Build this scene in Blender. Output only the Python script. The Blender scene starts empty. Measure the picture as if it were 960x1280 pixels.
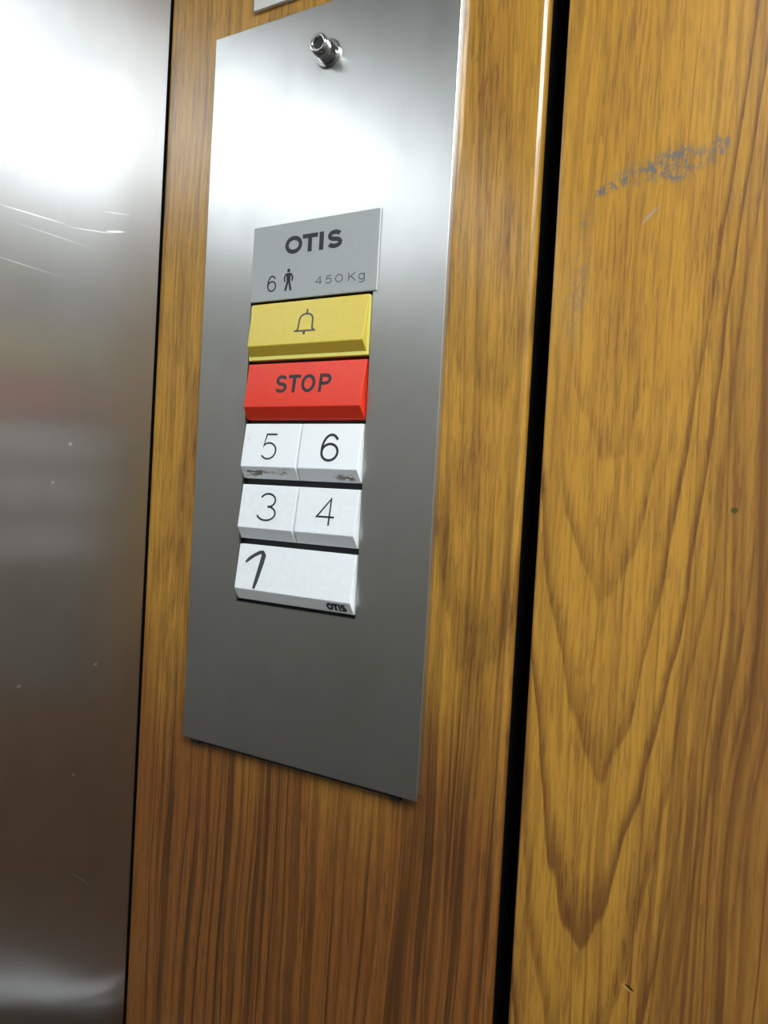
import bpy, bmesh, math
from mathutils import Vector, Matrix

# ------------------------------------------------------------------ camera, world, exposure
sc = bpy.context.scene
C = sc.collection
Z0 = 1.30                       # height of the button plate's bottom edge above the car floor
CAM = Vector((0.34522, -0.32420, Z0 + 0.15279))
YAW, PITCH, ROLL, FPX = -0.49506, -0.02339, 0.05503, 880.0
fw = Vector((math.sin(YAW) * math.cos(PITCH), math.cos(YAW) * math.cos(PITCH), math.sin(PITCH)))
rt = fw.cross(Vector((0, 0, 1))).normalized()
up = rt.cross(fw)
cr, sr = math.cos(ROLL), math.sin(ROLL)
r2, u2 = cr * rt + sr * up, -sr * rt + cr * up
cd = bpy.data.cameras.new('camera')
cam = bpy.data.objects.new('camera', cd)
C.objects.link(cam)
cam.matrix_world = Matrix(((r2.x, u2.x, -fw.x, CAM.x), (r2.y, u2.y, -fw.y, CAM.y), (r2.z, u2.z, -fw.z, CAM.z), (0, 0, 0, 1)))
cd.sensor_fit = 'VERTICAL'
cd.sensor_height = 24.0
cd.lens = 24.0 * FPX / 1280.0
cd.clip_start = 0.01
sc.camera = cam

w = bpy.data.worlds.new('world')
sc.world = w
w.use_nodes = True
w.node_tree.nodes['Background'].inputs[0].default_value = (0.8, 0.85, 0.9, 1)
w.node_tree.nodes['Background'].inputs[1].default_value = 0.05
sc.view_settings.view_transform = 'Standard'
sc.view_settings.look = 'None'
sc.view_settings.gamma = 1.0
sc.view_settings.use_curve_mapping = False
sc.view_settings.exposure = 0.0

LAMP_STRENGTH = 22.0
LAMP = (0.45, 0.99, -0.84, -0.31)     # x0, x1, y0, y1 of the diffuser
CEIL = 2.10
CAR_X, CAR_Y = 1.15, -1.35


# ------------------------------------------------------------------ helpers
def lin(r, g, b):
    f = lambda c: (c / 255 / 12.92) if c / 255 <= 0.04045 else ((c / 255 + 0.055) / 1.055) ** 2.4
    return (f(r), f(g), f(b), 1)


class N:
    """tiny wrapper round a material's node tree"""
    def __init__(s, name):
        s.m = bpy.data.materials.new(name)
        s.m.use_nodes = True
        s.t = s.m.node_tree
        s.b = s.t.nodes['Principled BSDF']
        s.obj = None

    def node(s, typ, **kw):
        n = s.t.nodes.new(typ)
        for k, v in kw.items():
            setattr(n, k, v)
        return n

    def put(s, sock, v):
        if v is None:
            return
        if isinstance(v, bpy.types.NodeSocket):
            s.t.links.new(v, sock)
        else:
            sock.default_value = v

    def P(s):
        if s.obj is None:
            s.obj = s.node('ShaderNodeTexCoord').outputs['Object']
        return s.obj

    def xyz(s, v=None):
        n = s.node('ShaderNodeSeparateXYZ')
        s.put(n.inputs[0], v if v is not None else s.P())
        return n.outputs

    def vec(s, x, y, z):
        n = s.node('ShaderNodeCombineXYZ')
        for i, q in enumerate((x, y, z)):
            s.put(n.inputs[i], q)
        return n.outputs[0]

    def M(s, op, a, b=None, c=None, clamp=False):
        n = s.node('ShaderNodeMath', operation=op, use_clamp=clamp)
        for i, q in enumerate((a, b, c)):
            if q is not None:
                s.put(n.inputs[i], q)
        return n.outputs[0]

    def rng(s, v, a, b, c=0.0, d=1.0):
        n = s.node('ShaderNodeMapRange', clamp=True, interpolation_type='SMOOTHSTEP')
        s.put(n.inputs[0], v)
        for i, q in enumerate((a, b, c, d)):
            n.inputs[i + 1].default_value = q
        return n.outputs[0]

    def mapv(s, scale=(1, 1, 1), loc=(0, 0, 0), v=None):
        n = s.node('ShaderNodeMapping')
        s.put(n.inputs[0], v if v is not None else s.P())
        n.inputs['Location'].default_value = loc
        n.inputs['Scale'].default_value = scale
        return n.outputs[0]

    def noise(s, v, scale=1.0, detail=2.0, rough=0.5, dist=0.0):
        n = s.node('ShaderNodeTexNoise')
        s.put(n.inputs['Vector'], v)
        n.inputs['Scale'].default_value = scale
        n.inputs['Detail'].default_value = detail
        n.inputs['Roughness'].default_value = rough
        n.inputs['Distortion'].default_value = dist
        return n.outputs['Fac']

    def mix(s, f, a, b, mode='MIX'):
        n = s.node('ShaderNodeMix', data_type='RGBA', blend_type=mode)
        s.put(n.inputs[0], f)
        s.put(n.inputs[6], a)
        s.put(n.inputs[7], b)
        return n.outputs[2]

    def blob(s, loc, rot, size):
        """soft ellipsoid mask (1 at its middle, 0 outside)"""
        n = s.node('ShaderNodeMapping', vector_type='TEXTURE')
        s.put(n.inputs[0], s.P())
        n.inputs['Location'].default_value = loc
        n.inputs['Rotation'].default_value = rot
        n.inputs['Scale'].default_value = size
        g = s.node('ShaderNodeTexGradient', gradient_type='SPHERICAL')
        s.t.links.new(n.outputs[0], g.inputs[0])
        return g.outputs['Fac']

    def set(s, **kw):
        for k, v in kw.items():
            s.put(s.b.inputs[k.replace('_', ' ')], v)
        return s.m

    def bump(s, h, strength=0.2, dist=0.001):
        n = s.node('ShaderNodeBump')
        n.inputs['Strength'].default_value = strength
        n.inputs['Distance'].default_value = dist
        s.put(n.inputs['Height'], h)
        s.put(s.b.inputs['Normal'], n.outputs[0])


def plain(name, col, rough=0.5, metal=0.0, **kw):
    n = N(name)
    # faint surface mottling so that nothing is perfectly uniform
    f = n.noise(n.mapv((300, 300, 300)), 1.0, 2.0)
    c2 = tuple(c * 0.90 for c in col[:3]) + (1,)
    n.set(Base_Color=n.mix(f, col, c2), Roughness=rough, Metallic=metal, **kw)
    return n.m


def wood(name, xc, zc, wpar, gold, brown, dark, bmin, bmax, ring=11.0, streak=1.0, ringamt=0.8, wear=False, seed=0.0, zone=None):
    n = N(name)
    x, y, z = n.xyz()
    # slow wander of the grain
    wn = n.noise(n.mapv((9, 1, 3.2), (seed, 0, seed)), 1.0, 2.0)
    xw = n.M('ADD', x, n.M('MULTIPLY', n.M('SUBTRACT', wn, 0.5), 0.030))
    wn2 = n.noise(n.mapv((60, 1, 9), (seed, 3, seed)), 1.0, 2.0)
    dx = n.M('SUBTRACT', xw, xc)
    par = n.M('DIVIDE', n.M('MULTIPLY', dx, dx), wpar)
    v = n.M('SUBTRACT', n.M('SUBTRACT', z, zc), par)
    v = n.M('ADD', v, n.M('MULTIPLY', n.M('SUBTRACT', wn2, 0.5), 0.07))
    # growth rings: a sharp dark edge that fades upwards
    irr = n.noise(n.vec(n.M('MULTIPLY', v, 2.3), seed, 0.0), 1.0, 1.0)
    saw = n.M('FRACT', n.M('ADD', n.M('MULTIPLY', v, ring), n.M('MULTIPLY', irr, 2.5)))
    line = n.rng(saw, 0.0, 0.36, 1.0, 0.0)
    soft = n.rng(saw, 0.93, 1.0, 0.0, 1.0)
    rings = n.M('MAXIMUM', line, soft)
    strength = n.rng(n.noise(n.vec(n.M('MULTIPLY', v, 5.0), seed + 4, n.M('MULTIPLY', z, 3.0)), 1.0, 2.0), 0.42, 0.66, 0.06, 1.0)
    strength = n.M('MAXIMUM', strength, n.rng(n.M('ABSOLUTE', n.M('SUBTRACT', v, 0.01)), 0.03, 0.14, 0.95, 0.0))
    rings = n.M('MULTIPLY', n.M('MULTIPLY', rings, strength), ringamt)

    # straight streaks
    st = n.noise(n.vec(n.M('MULTIPLY', xw, 240.0), seed, n.M('MULTIPLY', z, 1.6)), 1.0, 3.0, 0.62)
    st = n.M('MULTIPLY', n.rng(st, 0.46, 0.64), streak)
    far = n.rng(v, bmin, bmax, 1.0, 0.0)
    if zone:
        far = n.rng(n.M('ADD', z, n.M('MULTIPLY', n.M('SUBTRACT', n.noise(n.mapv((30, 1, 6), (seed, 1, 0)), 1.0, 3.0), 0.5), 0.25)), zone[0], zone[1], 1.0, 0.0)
    # thin continuous grain lines
    ln = n.noise(n.vec(n.M('MULTIPLY', xw, 95.0), seed + 7, n.M('MULTIPLY', z, 1.1)), 1.0, 2.0, 0.6)
    ln = n.rng(n.M('ABSOLUTE', n.M('SUBTRACT', ln, 0.5)), 0.0, 0.045, 1.0, 0.0)
    # blotchy zones
    blot = n.rng(n.noise(n.mapv((38, 1, 9), (seed * 2, 0, 1)), 1.0, 3.0, 0.6), 0.45, 0.70)
    # pores: short fine ticks
    po = n.noise(n.mapv((800, 50, 50), (0, 0, seed)), 1.0, 2.0, 0.65)
    po = n.rng(po, 0.50, 0.60)
    po2 = n.noise(n.mapv((420, 50, 14), (0, 5, seed)), 1.0, 2.0, 0.6)
    po2 = n.rng(po2, 0.46, 0.70)
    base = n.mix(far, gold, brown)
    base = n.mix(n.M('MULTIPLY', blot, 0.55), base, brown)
    base = n.mix(rings, base, dark)
    base = n.mix(n.M('MULTIPLY', n.M('MULTIPLY', st, n.M('ADD', n.M('MULTIPLY', far, 0.70), 0.28)), 0.6), base, dark)
    base = n.mix(n.M('MULTIPLY', ln, n.M('ADD', n.M('MULTIPLY', far, 0.55), 0.28)), base, dark)
    pa = n.M('MULTIPLY', po, n.M('ADD', n.M('ADD', n.M('MULTIPLY', blot, 0.28), n.M('MULTIPLY', rings, 0.5)), 0.24))
    base = n.mix(pa, base, dark)
    base = n.mix(n.M('MULTIPLY', po2, 0.30), base, dark)
    rough = n.M('ADD', 0.30, n.M('MULTIPLY', po, 0.08))
    if wear:
        grey = lin(96, 100, 104)
        sp = n.rng(n.noise(n.mapv((420, 50, 260)), 1.0, 4.0, 0.75), 0.47, 0.54)
        tot = None
        for (lx, lz, rot, sx, sz, am) in ((0.300, 0.3015, -0.10, 0.028, 0.0075, 1.4), (0.303, 0.302, 0.0, 0.009, 0.009, 3.5),
                                          (0.278, 0.2965, -0.3, 0.014, 0.0028, 2.2), (0.320, 0.306, 0.1, 0.005, 0.006, 2.2),
                                          (0.2645, 0.250, 0.1, 0.006, 0.030, 0.6), (0.266, 0.282, 0.1, 0.006, 0.010, 0.5)):
            b = n.M('MULTIPLY', n.blob((lx, 0, Z0 + lz), (0, rot, 0), (sx, 0.02, sz)), am, clamp=True)
            tot = b if tot is None else n.M('MAXIMUM', tot, b)
        base = n.mix(n.M('MULTIPLY', n.M('MULTIPLY', tot, sp), 0.85), base, grey)
        # two knocks, one with pale torn edge
        for (lx, lz, rot, sx, sz, col, am) in ((0.3342, 0.1546, 0, 0.0016, 0.0014, lin(70, 66, 30), 3), (0.304, -0.0575, 0.4, 0.0035, 0.0009, lin(175, 135, 75), 1.5),
                                               (0.3055, -0.0570, 0.5, 0.0022, 0.0006, lin(25, 16, 8), 4), (0.2935, 0.281, -0.8, 0.006, 0.0011, lin(165, 145, 125), 1.2)):
            b = n.M('MULTIPLY', n.blob((lx, 0, Z0 + lz), (0, rot, 0), (sx, 0.02, sz)), am, clamp=True)
            base = n.mix(b, base, col)
    n.set(Base_Color=base, Roughness=rough, Specular_IOR_Level=0.5, Coat_Weight=0.5, Coat_Roughness=0.13)
    n.bump(po, 0.05, 0.0004)
    return n.m


def steel(name, broad=0.4, rough=0.27, aniso=0.65, col=(0.60, 0.60, 0.59), scratches=(), smudge=0.0):
    n = N(name)
    br = n.noise(n.mapv((620, 620, 4)), 1.0, 1.0, 0.5)
    br2 = n.noise(n.mapv((260, 260, 2)), 1.0, 1.0, 0.5)
    sm = n.noise(n.mapv((28, 28, 20)), 1.0, 2.0, 0.5)
    c = n.mix(n.M('MULTIPLY', br, 0.10), col + (1,), tuple(q * 0.72 for q in col) + (1,))
    if smudge:
        c = n.mix(n.M('MULTIPLY', n.rng(sm, 0.45, 0.7), smudge), c, tuple(q * 0.70 for q in col) + (1,))
    r = n.M('ADD', rough - 0.06, n.M('ADD', n.M('MULTIPLY', br2, 0.03), n.M('MULTIPLY', sm, 0.09)))
    for (loc, rot, size, am) in scratches:
        b = n.M('MULTIPLY', n.blob(loc, rot, size), am, clamp=True)
        c = n.mix(b, c, (0.93, 0.93, 0.93, 1))
        r = n.M('ADD', r, n.M('MULTIPLY', b, 0.30))
    tg = n.node('ShaderNodeTangent', direction_type='RADIAL', axis='Z')
    n.set(Base_Color=c, Roughness=r, Metallic=1.0, Anisotropic=aniso, Tangent=tg.outputs[0])
    if broad <= 0:
        return n.m
    # worn, finely abraded share of the surface scatters more broadly
    b2 = n.node('ShaderNodeBsdfPrincipled')
    n.put(b2.inputs['Base Color'], c)
    b2.inputs['Metallic'].default_value = 1.0
    b2.inputs['Roughness'].default_value = 0.52
    mx = n.node('ShaderNodeMixShader')
    mx.inputs[0].default_value = broad
    n.t.links.new(n.b.outputs[0], mx.inputs[1])
    n.t.links.new(b2.outputs[0], mx.inputs[2])
    n.t.links.new(mx.outputs[0], n.t.nodes['Material Output'].inputs['Surface'])
    return n.m


def link(name, me, mat=None, parent=None, smooth=False):
    if isinstance(me, bmesh.types.BMesh):
        bm = me
        bmesh.ops.recalc_face_normals(bm, faces=bm.faces)
        me = bpy.data.meshes.new(name)
        bm.to_mesh(me)
        bm.free()
    o = bpy.data.objects.new(name, me)
    C.objects.link(o)
    if mat is not None:
        for m in (mat if isinstance(mat, (list, tuple)) else [mat]):
            me.materials.append(m)
    if parent is not None:
        o.parent = parent
    if smooth:
        for p in me.polygons:
            p.use_smooth = True
    return o


def tag(o, label, cat, group=None, kind=None):
    o['label'] = label
    o['category'] = cat
    if group:
        o['group'] = group
    if kind:
        o['kind'] = kind
    return o


def empty(name, loc):
    o = bpy.data.objects.new(name, None)
    C.objects.link(o)
    o.location = loc
    o.empty_display_size = 0.02
    return o


def keep(o, parent):
    """parent without moving (parents are unrotated empties or objects at the origin)"""
    o.parent = parent
    par = parent
    loc = Vector((0, 0, 0))
    while par is not None:
        loc += par.location
        par = par.parent
    o.location = -loc
    return o


def box(bm, x0, x1, y0, y1, z0, z1):
    vs = [bm.verts.new(p) for p in ((x0, y0, z0), (x1, y0, z0), (x1, y1, z0), (x0, y1, z0), (x0, y0, z1), (x1, y0, z1), (x1, y1, z1), (x0, y1, z1))]
    for f in ((0, 1, 2, 3), (4, 7, 6, 5), (0, 4, 5, 1), (1, 5, 6, 2), (2, 6, 7, 3), (3, 7, 4, 0)):
        bm.faces.new([vs[i] for i in f])
    return vs


def bbox(x0, x1, y0, y1, z0, z1, bev=0.0, seg=2, sel=None):
    bm = bmesh.new()
    box(bm, x0, x1, y0, y1, z0, z1)
    bmesh.ops.recalc_face_normals(bm, faces=bm.faces)
    if bev:
        ed = [e for e in bm.edges if sel is None or sel(e)]
        bmesh.ops.bevel(bm, geom=ed, offset=bev, segments=seg, profile=0.5, affect='EDGES')
    return bm


def lathe(bm, prof, centre, axis='y', n=32):
    """prof: list of (radius, along) ; revolves round an axis through centre"""
    rings = []
    for r, a in prof:
        ring = []
        for i in range(n):
            t = 2 * math.pi * i / n
            if axis == 'y':
                p = (centre[0] + r * math.cos(t), centre[1] + a, centre[2] + r * math.sin(t))
            else:
                p = (centre[0] + r * math.cos(t), centre[1] + r * math.sin(t), centre[2] + a)
            ring.append(bm.verts.new(p))
        rings.append(ring)
    for a, b in zip(rings, rings[1:]):
        for i in range(n):
            bm.faces.new((a[i], a[(i + 1) % n], b[(i + 1) % n], b[i]))
    for ring in (rings[0], rings[-1]):
        if (Vector(ring[0].co) - Vector(ring[n // 2].co)).length > 1e-6:
            bm.faces.new(ring)


# ---- lettering: strokes in millimetres, swept into thin raised print
def arc(cx, cy, rx, ry, a0, a1, n=18):
    return [(cx + rx * math.cos(math.radians(a0 + (a1 - a0) * i / n)), cy + ry * math.sin(math.radians(a0 + (a1 - a0) * i / n))) for i in range(n + 1)]


class Print:
    """flat print laid on a surface; place(x, z) gives the surface point in metres"""
    def __init__(s, place, thick=0.00006):
        s.bm = bmesh.new()
        s.place = place
        s.t = thick

    def _solid(s, loop2):
        top = [s.bm.verts.new(Vector(s.place(x, z)) + Vector((0, -s.t, 0))) for x, z in loop2]
        bot = [s.bm.verts.new(s.place(x, z)) for x, z in loop2]
        s.bm.faces.new(top)
        k = len(loop2)
        for i in range(k):
            s.bm.faces.new((top[i], bot[i], bot[(i + 1) % k], top[(i + 1) % k]))

    def fill(s, pts):
        s._solid(pts)

    def stroke(s, pts, wd, closed=False):
        pts = [Vector(p) for p in pts]
        if closed and (pts[0] - pts[-1]).length < 1e-6:
            pts.pop()
        n = len(pts)
        wds = wd if isinstance(wd, (list, tuple)) else [wd] * n
        L, R = [], []
        for i, p in enumerate(pts):
            a = pts[(i - 1) % n] if (closed or i > 0) else None
            b = pts[(i + 1) % n] if (closed or i < n - 1) else None
            d0 = (p - a).normalized() if a is not None else (b - p).normalized()
            d1 = (b - p).normalized() if b is not None else d0
            n0, n1 = Vector((-d0.y, d0.x)), Vector((-d1.y, d1.x))
            m = n0 + n1
            m = m.normalized() if m.length > 1e-6 else n0
            k = 1.0 / max(0.45, m.dot(n0))
            L.append(p + m * (wds[i] / 2 * k))
            R.append(p - m * (wds[i] / 2 * k))
        vt = lambda q, lift: s.bm.verts.new(Vector(s.place(q.x, q.y)) + Vector((0, -s.t if lift else 0, 0)))
        LT, RT = [vt(q, 1) for q in L], [vt(q, 1) for q in R]
        LB, RB = [vt(q, 0) for q in L], [vt(q, 0) for q in R]
        rngi = range(n) if closed else range(n - 1)
        for i in rngi:
            j = (i + 1) % n
            s.bm.faces.new((LT[i], LT[j], RT[j], RT[i]))
            s.bm.faces.new((LT[i], LB[i], LB[j], LT[j]))
            s.bm.faces.new((RT[i], RT[j], RB[j], RB[i]))
        if not closed:
            s.bm.faces.new((LT[0], RT[0], RB[0], LB[0]))
            s.bm.faces.new((LT[-1], LB[-1], RB[-1], RT[-1]))

    # each glyph: box x0..x1, z0..z1 (mm), stroke t
    def glyph(s, ch, x0, x1, z0, z1, t):
        W, H = x1 - x0, z1 - z0
        h = t / 2
        X = lambda u: x0 + h + u * (W - t)
        Y = lambda q: z0 + h + q * (H - t)
        cx, rx, ry = (x0 + x1) / 2, (W - t) / 2, (H - t) / 2
        A = lambda u, q, a, b, d0, d1, k=18: arc(X(u), Y(q), a * (W - t), b * (H - t), d0, d1, k)
        if ch in 'O0':
            s.stroke(arc(cx, (z0 + z1) / 2, rx, ry, 0, 360, 40), t, True)
        elif ch == 'T':
            s.stroke([(x0, z1 - h), (x1, z1 - h)], t)
            s.stroke([(cx, z1 - t), (cx, z0)], t * 1.12)
        elif ch == 'I':
            s.stroke([(cx, z1), (cx, z0)], W)
        elif ch == 'S':
            s.stroke(A(.5, .75, .46, .25, 22, 270) + A(.5, .25, .5, .25, 90, -158)[1:], t)
        elif ch == 'P':
            s.stroke([(X(0), z0), (X(0), z1 - h), (X(.55), z1 - h)] + A(.55, .735, .45, .265, 90, -90)[1:] + [(X(0), Y(.47))], t)
        elif ch == '5':
            s.stroke([(X(.95), Y(1)), (X(.26), Y(1)), (X(.12), Y(.52))] + A(.48, .325, .50, .325, 128, -145, 24), t)
        elif ch == '6':
            s.stroke(A(.5, .32, .5, .32, 0, 360, 36), t, True)
            s.stroke(A(.53, .42, .53, .58, 192, 42, 22), t)
        elif ch == '3':
            s.stroke(A(.48, .75, .44, .25, 158, -80, 20) + A(.46, .265, .54, .265, 80, -162, 22), t)
        elif ch == '4':
            s.stroke([(X(.76), z0), (X(.76), Y(1)), (X(0), Y(.29)), (x1, Y(.29))], t)
        elif ch == 'K':
            s.stroke([(X(0), z0), (X(0), z1)], t)
            s.stroke([(X(.95), z1), (X(0), Y(.36))], t)
            s.stroke([(X(.32), Y(.58)), (X(1), z0)], t)
        elif ch == 'g':
            s.stroke(A(.5, .66, .5, .34, 0, 360, 28), t, True)
            s.stroke([(X(1), z1), (X(1), Y(.25))] + A(.5, .22, .5, .22, 0, -150)[1:], t)

    def word(s, items, z0, z1, t):
        for ch, a, b in items:
            s.glyph(ch, a, b, z0, z1, t)

    def done(s, name, mat, parent):
        return keep(link(name, s.bm, mat), parent)


# ------------------------------------------------------------------ materials
GOLD, BROWN, DARK = lin(190, 140, 52), lin(158, 102, 48), lin(104, 60, 30)
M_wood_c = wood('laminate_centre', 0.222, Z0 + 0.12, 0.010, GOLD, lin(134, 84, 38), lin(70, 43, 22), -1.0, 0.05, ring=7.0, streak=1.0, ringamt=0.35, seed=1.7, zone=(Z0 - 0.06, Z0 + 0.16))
M_wood_r = wood('laminate_right', 0.283, Z0 - 0.037, 0.0075, GOLD, lin(152, 106, 46), lin(96, 57, 27), -0.50, 0.25, ring=13.0, streak=0.9, ringamt=0.8, wear=True, seed=5.3)
M_grey = plain('grey_wall_paint', lin(150, 147, 138), 0.45)
M_black = plain('black_backing', (0.004, 0.004, 0.004, 1), 0.9, Specular_IOR_Level=0.05)
M_well = plain('black_plastic', (0.010, 0.010, 0.011, 1), 0.45)
sx = (0.00, 0.02, 0.02)
M_steel_wall = steel('brushed_steel_wall', 0.0, 0.37, 0.97, (0.52, 0.525, 0.53), scratches=(
    ((0, -0.088, Z0 + 0.2895), (0.10, 0, 0), (0.01, 0.024, 0.0005), 1.6), ((0, -0.052, Z0 + 0.294), (0.22, 0, 0), (0.01, 0.020, 0.0004), 1.4),
    ((0, -0.036, Z0 + 0.299), (0.32, 0, 0), (0.01, 0.008, 0.0007), 2.5), ((0, -0.075, Z0 + 0.283), (0.05, 0, 0), (0.01, 0.030, 0.0004), 0.8),
    ((0, -0.094, Z0 + 0.262), (0.02, 0, 0), (0.01, 0.030, 0.0004), 1.0), ((0, -0.035, Z0 + 0.310), (0.25, 0, 0), (0.01, 0.012, 0.0004), 1.0),
    ((0, -0.036, Z0 + 0.043), (0.7, 0, 0), (0.01, 0.0012, 0.0012), 3.0), ((0, -0.060, Z0 + 0.172), (0.7, 0, 0), (0.01, 0.0016, 0.0012), 2.5),
    ((0, -0.040, Z0 - 0.085), (-0.8, 0, 0), (0.01, 0.014, 0.0004), 1.0), ((0, -0.085, Z0 + 0.040), (0.5, 0, 0), (0.01, 0.0014, 0.0010), 3.0),
    ((0, -0.070, Z0 + 0.150), (0.3, 0, 0), (0.01, 0.0012, 0.0010), 2.5), ((0, -0.048, Z0 - 0.02), (0.3, 0, 0), (0.01, 0.001, 0.001), 2.5)), smudge=0.2)
M_steel_plate = steel('brushed_steel_plate', 0.0, 0.335, 0.5, (0.64, 0.64, 0.625), smudge=0.25)
M_chrome = plain('chrome', (0.62, 0.62, 0.64, 1), 0.14, 1.0)
M_satin = plain('satin_steel', (0.62, 0.62, 0.62, 1), 0.20, 1.0)
M_name = plain('silver_nameplate', lin(172, 176, 175), 0.42, 0.0)
M_name_edge = plain('clear_nameplate_edge', lin(225, 228, 226), 0.2, 0.0)
M_ink = plain('black_ink', lin(34, 36, 44), 0.5)
M_ink_grey = plain('grey_ink', lin(82, 84, 88), 0.5)
M_marker = plain('marker_ink', lin(62, 62, 66), 0.5)
M_white = plain('white_plastic', lin(240, 243, 246), 0.32)
M_red = plain('red_plastic', lin(230, 54, 28), 0.30)
M_yellow = plain('yellow_plastic', lin(214, 190, 68), 0.28)
M_rim = plain('pale_yellow_acrylic', lin(232, 224, 120), 0.15)
M_paint = plain('ceiling_paint', lin(205, 205, 200), 0.6)
M_floor = plain('rubber_floor', lin(46, 44, 42), 0.6)
M_sign = plain('notice_face', lin(214, 212, 206), 0.35)
M_green = plain('green_acrylic_edge', lin(120, 190, 110), 0.2)

nb = N('stained_white_plastic')      # buttons 5 and 6: grime left along the lower lip
xx, yy, zz = nb.xyz()
spk = nb.rng(nb.noise(nb.mapv((190, 60, 420)), 1.0, 3.0, 0.65), 0.49, 0.60)
tot = None
for (lx, lz, sxx, szz) in ((0.0880, 0.1622, 0.012, 0.0030), (0.1105, 0.1632, 0.005, 0.0018), (0.150, 0.1610, 0.009, 0.0022), (0.0835, 0.1815, 0.0009, 0.0018), (0.100, 0.1612, 0.01, 0.002)):
    b = nb.M('MULTIPLY', nb.blob((lx, -0.006, Z0 + lz), (0, 0, 0), (sxx, 0.02, szz)), 2.0, clamp=True)
    tot = b if tot is None else nb.M('MAXIMUM', tot, b)
nb.set(Base_Color=nb.mix(nb.M('MULTIPLY', nb.M('MULTIPLY', tot, spk), 0.85), lin(240, 243, 246), lin(96, 84, 52)), Roughness=0.34)
M_white_st = nb.m

nl = N('lamp_diffuser')
nl.set(Base_Color=(0.9, 0.9, 0.9, 1), Emission_Color=(0.90, 0.97, 1.0, 1), Emission_Strength=LAMP_STRENGTH)
M_lamp = nl.m

# ------------------------------------------------------------------ the car: walls, floor, ceiling
H = CEIL
wb = link('wall_back', bbox(-0.06, CAR_X + 0.06, 0.026, 0.06, 0.0, H), M_black)
tag(wb, 'wood laminate lift wall carrying the steel button plate', 'wall', kind='structure')
tag(link('floor', bbox(-0.06, CAR_X + 0.06, CAR_Y - 0.06, 0.06, -0.04, 0.0), M_floor), 'dark grey rubber floor of the lift car', 'floor', kind='structure')
tag(link('ceiling', bbox(-0.06, CAR_X + 0.06, CAR_Y - 0.06, 0.06, H, H + 0.04), M_paint), 'pale painted ceiling of the lift car', 'ceiling', kind='structure')
wl = link('wall_left', bbox(-0.06, -0.0025, CAR_Y, 0.026, 0.0, H), M_black)
tag(wl, 'brushed stainless steel lift wall meeting the wood panelling', 'wall', kind='structure')
wr = link('wall_right', bbox(CAR_X, CAR_X + 0.06, CAR_Y, 0.026, 0.0, H), M_grey)
tag(wr, 'pale grey painted wall facing the steel wall', 'wall', kind='structure')
wf = link('wall_front', bbox(-0.06, CAR_X + 0.06, CAR_Y - 0.06, CAR_Y, 0.0, H), M_grey)
tag(wf, 'pale grey painted wall opposite the button plate', 'wall', kind='structure')

vert_front = lambda e: abs(e.verts[0].co.z - e.verts[1].co.z) > 1 and max(v.co.y for v in e.verts) < 0.001
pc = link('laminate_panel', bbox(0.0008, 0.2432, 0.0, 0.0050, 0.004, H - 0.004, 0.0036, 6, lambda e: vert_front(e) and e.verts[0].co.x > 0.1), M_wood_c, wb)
pc['label'] = 'narrow wood-grain panel behind the button plate'
pr = link('laminate_panel', bbox(0.2522, CAR_X - 0.002, 0.0, 0.0040, 0.004, H - 0.004, 0.0012, 4, vert_front), M_wood_r, wb)
pr['label'] = 'wide golden wood-grain panel with a scuffed patch'
link('panel_core', bbox(0.0008, 0.2430, 0.0050, 0.0258, 0.004, H - 0.004), M_black, wb)
link('panel_core', bbox(0.2524, CAR_X - 0.002, 0.0040, 0.0258, 0.004, H - 0.004), M_black, wb)
sp = link('steel_panel', bbox(-0.0022, 0.0, CAR_Y + 0.002, -0.0014, 0.004, H - 0.004, 0.0008, 3, lambda e: abs(e.verts[0].co.z - e.verts[1].co.z) > 1 and max(v.co.x for v in e.verts) > -0.001), M_steel_wall, wl)
sp['label'] = 'brushed steel sheet with fine scratches'

# ------------------------------------------------------------------ ceiling lamp (out of frame, lights the car)
lx0, lx1, ly0, ly1 = LAMP
lamp = empty('ceiling_lamp', ((lx0 + lx1) / 2, (ly0 + ly1) / 2, H))
tag(lamp, 'square recessed ceiling lamp with a white diffuser', 'lamp')
bm = bmesh.new()
fwid = 0.025
for a in ((lx0 - fwid, lx1 + fwid, ly0 - fwid, ly0), (lx0 - fwid, lx1 + fwid, ly1, ly1 + fwid), (lx0 - fwid, lx0, ly0, ly1), (lx1, lx1 + fwid, ly0, ly1)):
    box(bm, a[0], a[1], a[2], a[3], H - 0.022, H - 0.0005)
keep(link('lamp_frame', bm, M_satin), lamp)
keep(link('diffuser', bbox(lx0 + 0.0005, lx1 - 0.0005, ly0 + 0.0005, ly1 - 0.0005, H - 0.016, H - 0.001, 0.002), M_lamp), lamp)

# ------------------------------------------------------------------ control panel
PX0, PX1, PZ0, PZ1 = 0.0421, 0.2006, Z0 + 0.0000, Z0 + 0.4179
YF = -0.0050                                   # front of the plate
WX0, WX1, WZ0, WZ1 = 0.0785, 0.1592, Z0 + 0.0868, Z0 + 0.2590
cp = empty('control_panel', ((PX0 + PX1) / 2, 0.0, PZ0))
tag(cp, 'brushed steel lift button plate mounted on the wood panelling', 'control panel')

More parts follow.
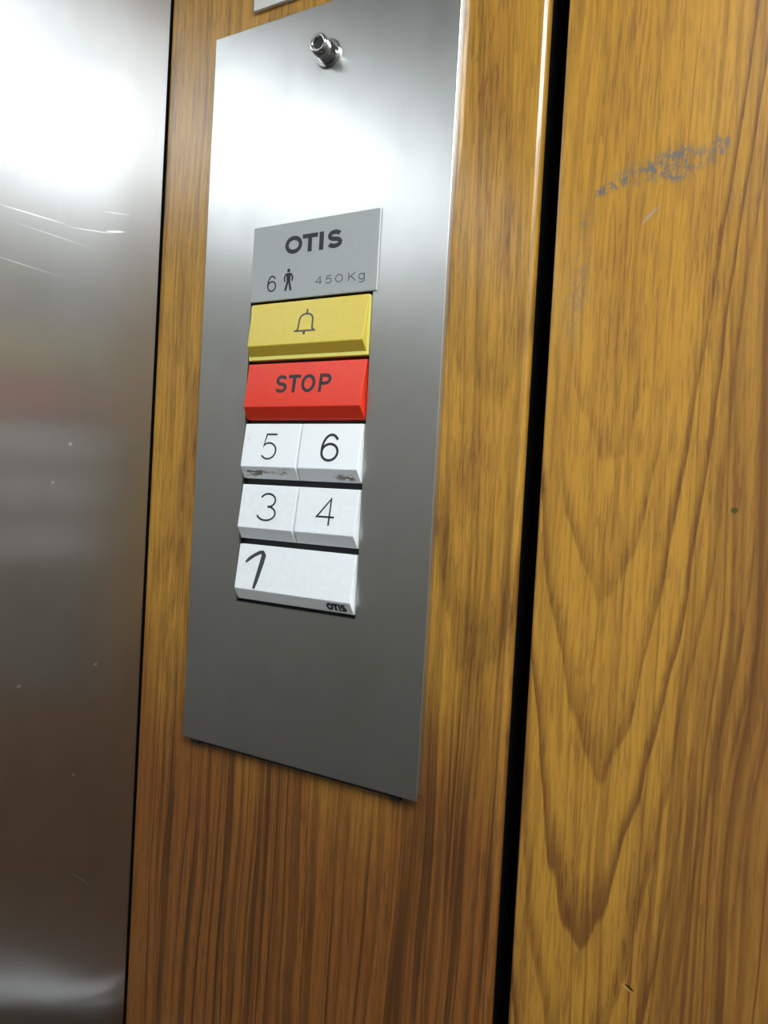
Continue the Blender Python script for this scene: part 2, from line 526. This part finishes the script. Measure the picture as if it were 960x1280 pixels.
bm = bmesh.new()
xs, zs = (PX0, WX0, WX1, PX1), (PZ0, WZ0, WZ1, PZ1)
T = 0.0014
front = [[bm.verts.new((x, YF, z)) for z in zs] for x in xs]
back = [[bm.verts.new((x, YF + T, z)) for z in zs] for x in xs]
for i in range(3):
    for j in range(3):
        if i == 1 and j == 1:
            continue
        bm.faces.new((front[i][j], front[i + 1][j], front[i + 1][j + 1], front[i][j + 1]))
        bm.faces.new((back[i][j], back[i][j + 1], back[i + 1][j + 1], back[i + 1][j]))
for a, b in (((1, 1), (2, 1)), ((2, 1), (2, 2)), ((2, 2), (1, 2)), ((1, 2), (1, 1))):
    bm.faces.new((front[a[0]][a[1]], front[b[0]][b[1]], back[b[0]][b[1]], back[a[0]][a[1]]))
ring = [(i, 0) for i in range(4)] + [(3, j) for j in range(1, 4)] + [(i, 3) for i in (2, 1, 0)] + [(0, j) for j in (2, 1)]
for k in range(len(ring)):
    a, b = ring[k], ring[(k + 1) % len(ring)]
    bm.faces.new((front[a[0]][a[1]], back[a[0]][a[1]], back[b[0]][b[1]], front[b[0]][b[1]]))
bmesh.ops.recalc_face_normals(bm, faces=bm.faces)
ed = [e for e in bm.edges if all(abs(v.co.y - YF) < 1e-6 for v in e.verts) and
      (all(abs(v.co.x - PX0) < 1e-6 for v in e.verts) or all(abs(v.co.x - PX1) < 1e-6 for v in e.verts) or
       all(abs(v.co.z - PZ0) < 1e-6 for v in e.verts) or all(abs(v.co.z - PZ1) < 1e-6 for v in e.verts))]
bmesh.ops.bevel(bm, geom=ed, offset=0.0005, segments=2, profile=0.5, affect='EDGES')
keep(link('face_plate', bm, M_steel_plate), cp)
# folded side edges that stand the plate off the wall
for xa, xb in ((PX0, PX0 + T), (PX1 - T, PX1)):
    keep(link('side_flange', bbox(xa, xb, YF + T, -0.0001, PZ0 + 0.003, PZ1 - 0.001, 0.0002, 1), M_steel_plate), cp)
keep(link('top_flange', bbox(PX0 + T, PX1 - T, YF + T, -0.0001, PZ1 - T, PZ1, 0.0002, 1), M_steel_plate), cp)
# black mounting box just showing below the plate
bm = bmesh.new()
box(bm, PX0 + 0.007, PX1 - 0.012, YF + T + 0.0002, -0.0001, PZ0 - 0.0016, WZ0 - 0.003)
for xa in (PX0 + 0.006, PX1 - 0.0165):
    box(bm, xa, xa + 0.006, YF + T + 0.0001, -0.0001, PZ0 - 0.0028, PZ0 + 0.004)
keep(link('mounting_box', bm, M_well), cp)
# dark well behind the buttons
bm = bmesh.new()
wz0, wz1 = WZ0 - 0.002, WZ1 + 0.002
box(bm, WX0 - 0.002, WX1 + 0.002, -0.0010, -0.0001, wz0, wz1)
box(bm, WX0 - 0.002, WX0 + 0.0003, YF + T + 0.0001, -0.001, wz0, wz1)
box(bm, WX1 - 0.0003, WX1 + 0.002, YF + T + 0.0001, -0.001, wz0, wz1)
box(bm, WX0, WX1, YF + T + 0.0001, -0.001, wz0, WZ0 + 0.0003)
box(bm, WX0, WX1, YF + T + 0.0001, -0.001, WZ1 - 0.0003, wz1)
keep(link('button_well', bm, M_well), cp)

# ---- nameplate
NX0, NX1, NZ0, NZ1, NY = 0.0793, 0.1619, Z0 + 0.2588, Z0 + 0.3012, YF - 0.0013
bm = bbox(NX0, NX1, NY, YF - 0.00005, NZ0, NZ1, 0.00035, 2)
bm.faces.ensure_lookup_table()
for f in bm.faces:
    f.material_index = 0 if f.normal.y < -0.9 else 1
npl = keep(link('nameplate', bm, [M_name, M_name_edge]), cp)
npl['label'] = 'silver nameplate with maker name and load limit'
pn = lambda x, z: (x / 1000, NY - 0.00002, Z0 + z / 1000)
p = Print(pn)
p.word((('O', 102.0, 113.5), ('T', 113.6, 123.6), ('I', 124.7, 127.5), ('S', 129.9, 139.4)), 283.5, 293.3, 2.35)
p.done('maker_lettering', M_ink, npl)
p = Print(pn)
p.glyph('6', 90.8, 97.0, 263.7, 272.8, 0.85)
p.done('passenger_count', M_ink, npl)
p = Print(pn)
p.fill([(105.3 + 1.05 * math.cos(i * math.pi / 8), 274.6 + 1.05 * math.sin(i * math.pi / 8)) for i in range(16)])
p.fill([(103.7, 273.2), (106.9, 273.2), (106.5, 268.2), (104.2, 268.2)])
p.stroke([(103.6, 272.8), (102.5, 270.6), (102.9, 268.6)], 0.95)
p.stroke([(107.0, 272.8), (108.1, 270.6), (107.7, 268.6)], 0.95)
p.stroke([(104.8, 268.6), (103.4, 263.4)], 1.35)
p.stroke([(105.9, 268.6), (107.2, 263.4)], 1.35)
p.done('person_symbol', M_ink, npl)
p = Print(pn)
p.word((('4', 123.3, 127.8), ('5', 129.7, 134.1), ('0', 136.2, 141.0), ('K', 144.4, 149.2)), 264.9, 269.3, 0.52)
p.glyph('g', 150.6, 154.5, 263.5, 268.5, 0.52)
p.done('load_lettering', M_ink_grey, npl)


# ---- buttons: wedges that stand further out towards their lower lip
LIP, OUT = 0.0068, 0.0042


def face_y(zt, zb, z):
    """y of the sloping front face of a button whose top is zt and base zb"""
    zl = zb + LIP
    return (YF - 0.0004) + (zt - z) / (zt - zl) * (-(OUT - 0.0004))


def button(name, x0, x1, z0, z1, mat, inset=0.0006, label=None):
    x0, x1, z0, z1 = x0 / 1000, x1 / 1000, Z0 + z0 / 1000, Z0 + z1 / 1000
    yb = -0.0014
    bm = bmesh.new()
    prof = ((z1, yb, 0.0), (z1, YF - 0.0004, 0.0002), (z0 + LIP, YF - OUT, inset), (z0 + 0.0003, YF + 0.0004, 0.0), (z0, yb, 0.0))
    A = [bm.verts.new((x0 + i, y, z)) for z, y, i in prof]
    B = [bm.verts.new((x1 - i, y, z)) for z, y, i in prof]
    bm.faces.new(A)
    bm.faces.new(B[::-1])
    for i in range(5):
        j = (i + 1) % 5
        bm.faces.new((A[i], B[i], B[j], A[j]))
    bmesh.ops.recalc_face_normals(bm, faces=bm.faces)
    ed = [e for e in bm.edges if any(abs(v.co.y - yb) > 1e-6 for v in e.verts)]
    bmesh.ops.bevel(bm, geom=ed, offset=0.0004, segments=3, profile=0.5, affect='EDGES')
    o = keep(link(name, bm, mat), cp)
    o['label'] = label
    place = lambda x, z: (x / 1000, face_y(z1, z0, Z0 + z / 1000) - 0.00003, Z0 + z / 1000)
    return o, place


BL, BR, BM = 79.6, 158.3, 119.0
rows = [(225.6, 257.9), (191.9, 223.6), (158.4, 189.7), (123.7, 155.0), (88.6, 120.5)]
ob, pl = button('alarm_button', BL + 0.3, BR - 0.6, rows[0][0] + 0.6, rows[0][1] - 0.3, M_yellow, 0.0009, 'yellow alarm button')
# pale rim under the yellow cap
keepz = Z0 + rows[0][0] / 1000
rim = keep(link('rim', bbox(BL / 1000 - 0.0002, BR / 1000 + 0.0001, YF - 0.0005, -0.0013, keepz, Z0 + rows[0][1] / 1000 - 0.0008, 0.0004, 2), M_rim), ob)
p = Print(pl)
bw = 1.0
p.stroke([(113.9, 240.4), (114.7, 241.6), (114.9, 246.6)] + arc(119.3, 246.9, 4.2, 2.7, 178, 2, 16) + [(123.7, 246.6), (123.9, 241.6), (124.8, 240.5)], bw)
p.stroke([(112.2, 240.1), (126.2, 240.1)], 0.95)
p.stroke([(119.3, 249.6), (119.3, 252.2)], 1.1)
p.stroke([(119.0, 239.7), (119.0, 238.0)], 1.5)
p.done('bell_symbol', plain('bell_ink', lin(72, 74, 82), 0.5), ob)

ob, pl = button('stop_button', BL, BR, rows[1][0], rows[1][1], M_red, 0.0009, 'red stop button')
p = Print(pl)
p.word((('S', 101.0, 108.9), ('T', 109.5, 117.6), ('O', 118.4, 127.6), ('P', 130.0, 137.7)), 206.5, 216.6, 1.9)
p.done('stop_lettering', M_ink, ob)

def fbutton(x0, x1, row, ch, gx, gz, mat, t=0.85, label=None):
    o, pl = button('floor_button', x0, x1, rows[row][0], rows[row][1], mat, 0.0006, label)
    p = Print(pl)
    p.glyph(ch, gx[0], gx[1], gz[0], gz[1], t)
    p.done('number', M_ink, o)

fbutton(BL, BM - 0.25, 2, '5', (93.2, 104.4), (169.2, 184.1), M_white_st, 1.0, 'white floor button five with grimy lower lip')
fbutton(BM + 0.25, BR, 2, '6', (133.6, 145.1), (169.1, 184.4), M_white_st, 1.4, 'white floor button six with bold numeral')
fbutton(BL, BM - 0.25, 3, '3', (93.3, 106.0), (134.7, 150.7), M_white, 1.05, 'white floor button three')
fbutton(BM + 0.25, BR, 3, '4', (132.9, 144.4), (135.1, 149.9), M_white, 1.05, 'white floor button four')
ob, pl = button('floor_button', BL, BR, rows[4][0], rows[4][1], M_white, 0.0006, 'wide white floor button with hand-drawn one')
p = Print(pl)
p.stroke([(85.9, 110.4), (88.2, 112.6), (91.6, 114.9), (95.0, 116.6), (97.6, 117.1)], [1.2, 2.1, 2.0, 2.1, 1.8])
p.stroke([(97.0, 117.3), (98.0, 115.2), (97.3, 111.0), (96.2, 106.0), (95.0, 100.5), (93.9, 96.2)], [1.8, 3.1, 3.1, 2.8, 2.5, 1.7])
p.done('number', M_marker, ob)
zb, zl = Z0 + rows[4][0] / 1000, Z0 + rows[4][0] / 1000 + LIP
def lipface(x, z):
    zz_ = Z0 + z / 1000
    k = (zl - zz_) / (zl - zb - 0.0003)
    return (x / 1000, (YF - OUT) + k * (OUT + 0.0004) - 0.00012, zz_)
p = Print(lipface)
p.word((('O', 142.2, 146.3), ('T', 146.0, 149.6), ('I', 149.8, 150.9), ('S', 151.0, 154.6)), 90.0, 94.1, 1.2)
p.done('maker_lettering', M_ink, ob)

# ---- key switch barrel at the top
KX, KZ = 0.1235, Z0 + 0.3893
bm = bmesh.new()
lathe(bm, [(0.0078, 0.0), (0.0078, -0.0008), (0.0072, -0.0014), (0.0058, -0.0014)], (KX, YF, KZ), 'y', 40)
ks = keep(link('key_switch', bm, M_chrome, smooth=False), cp)
ks['label'] = 'chrome key barrel'
bm = bmesh.new()
lathe(bm, [(0.0054, -0.0012), (0.0054, -0.0092), (0.0050, -0.0105), (0.0043, -0.0110), (0.0034, -0.0108), (0.0031, -0.0100), (0.0031, -0.0060)], (KX, YF, KZ), 'y', 40)
keep(link('barrel', bm, M_chrome, smooth=True), ks)
bm = bmesh.new()
lathe(bm, [(0.00305, -0.0061), (0.00305, -0.0097)], (KX, YF, KZ), 'y', 24)
keep(link('keyhole', bm, M_well), ks)

# ------------------------------------------------------------------ notice plate above, handrail below
SX0, SX1, SZ0 = 0.0671, 0.1760, Z0 + 0.4292
bm = bbox(SX0, SX1, -0.0021, -0.0001, SZ0, SZ0 + 0.062, 0.0002, 1)
for f in bm.faces:
    f.material_index = 1 if abs(f.normal.x) > 0.6 else 0
no = link('notice_plate', bm, [M_sign, M_green])
tag(no, 'pale grey notice plate fixed above the steel button plate', 'notice')

hr = empty('handrail', (0.125, 0.0, Z0 - 0.225))
tag(hr, 'low half-round steel handrail on the panel below the button plate', 'handrail')
bm = bmesh.new()
RX0, RX1, RZ, RH, RD = 0.014, 0.236, Z0 - 0.2080, 0.022, 0.014
secs = []
for i in range(25):
    u = i / 24
    x = RX0 + (RX1 - RX0) * u
    e = min(x - RX0, RX1 - x) / 0.02
    k = 1.0 if e >= 1 else math.sqrt(max(0.0, 1 - (1 - e) ** 2)) * 0.85 + 0.15
    secs.append([bm.verts.new((x, -0.0003 - RD * k * math.cos(a), RZ + RH * k * math.sin(a))) for a in [math.radians(-90 + 180 * q / 14) for q in range(15)]])
for a, b in zip(secs, secs[1:]):
    for q in range(14):
        bm.faces.new((a[q], a[q + 1], b[q + 1], b[q]))
    bm.faces.new((a[14], a[0], b[0], b[14]))
bm.faces.new(secs[0])
bm.faces.new(secs[-1])
keep(link('rail', bm, M_satin, smooth=True), hr)
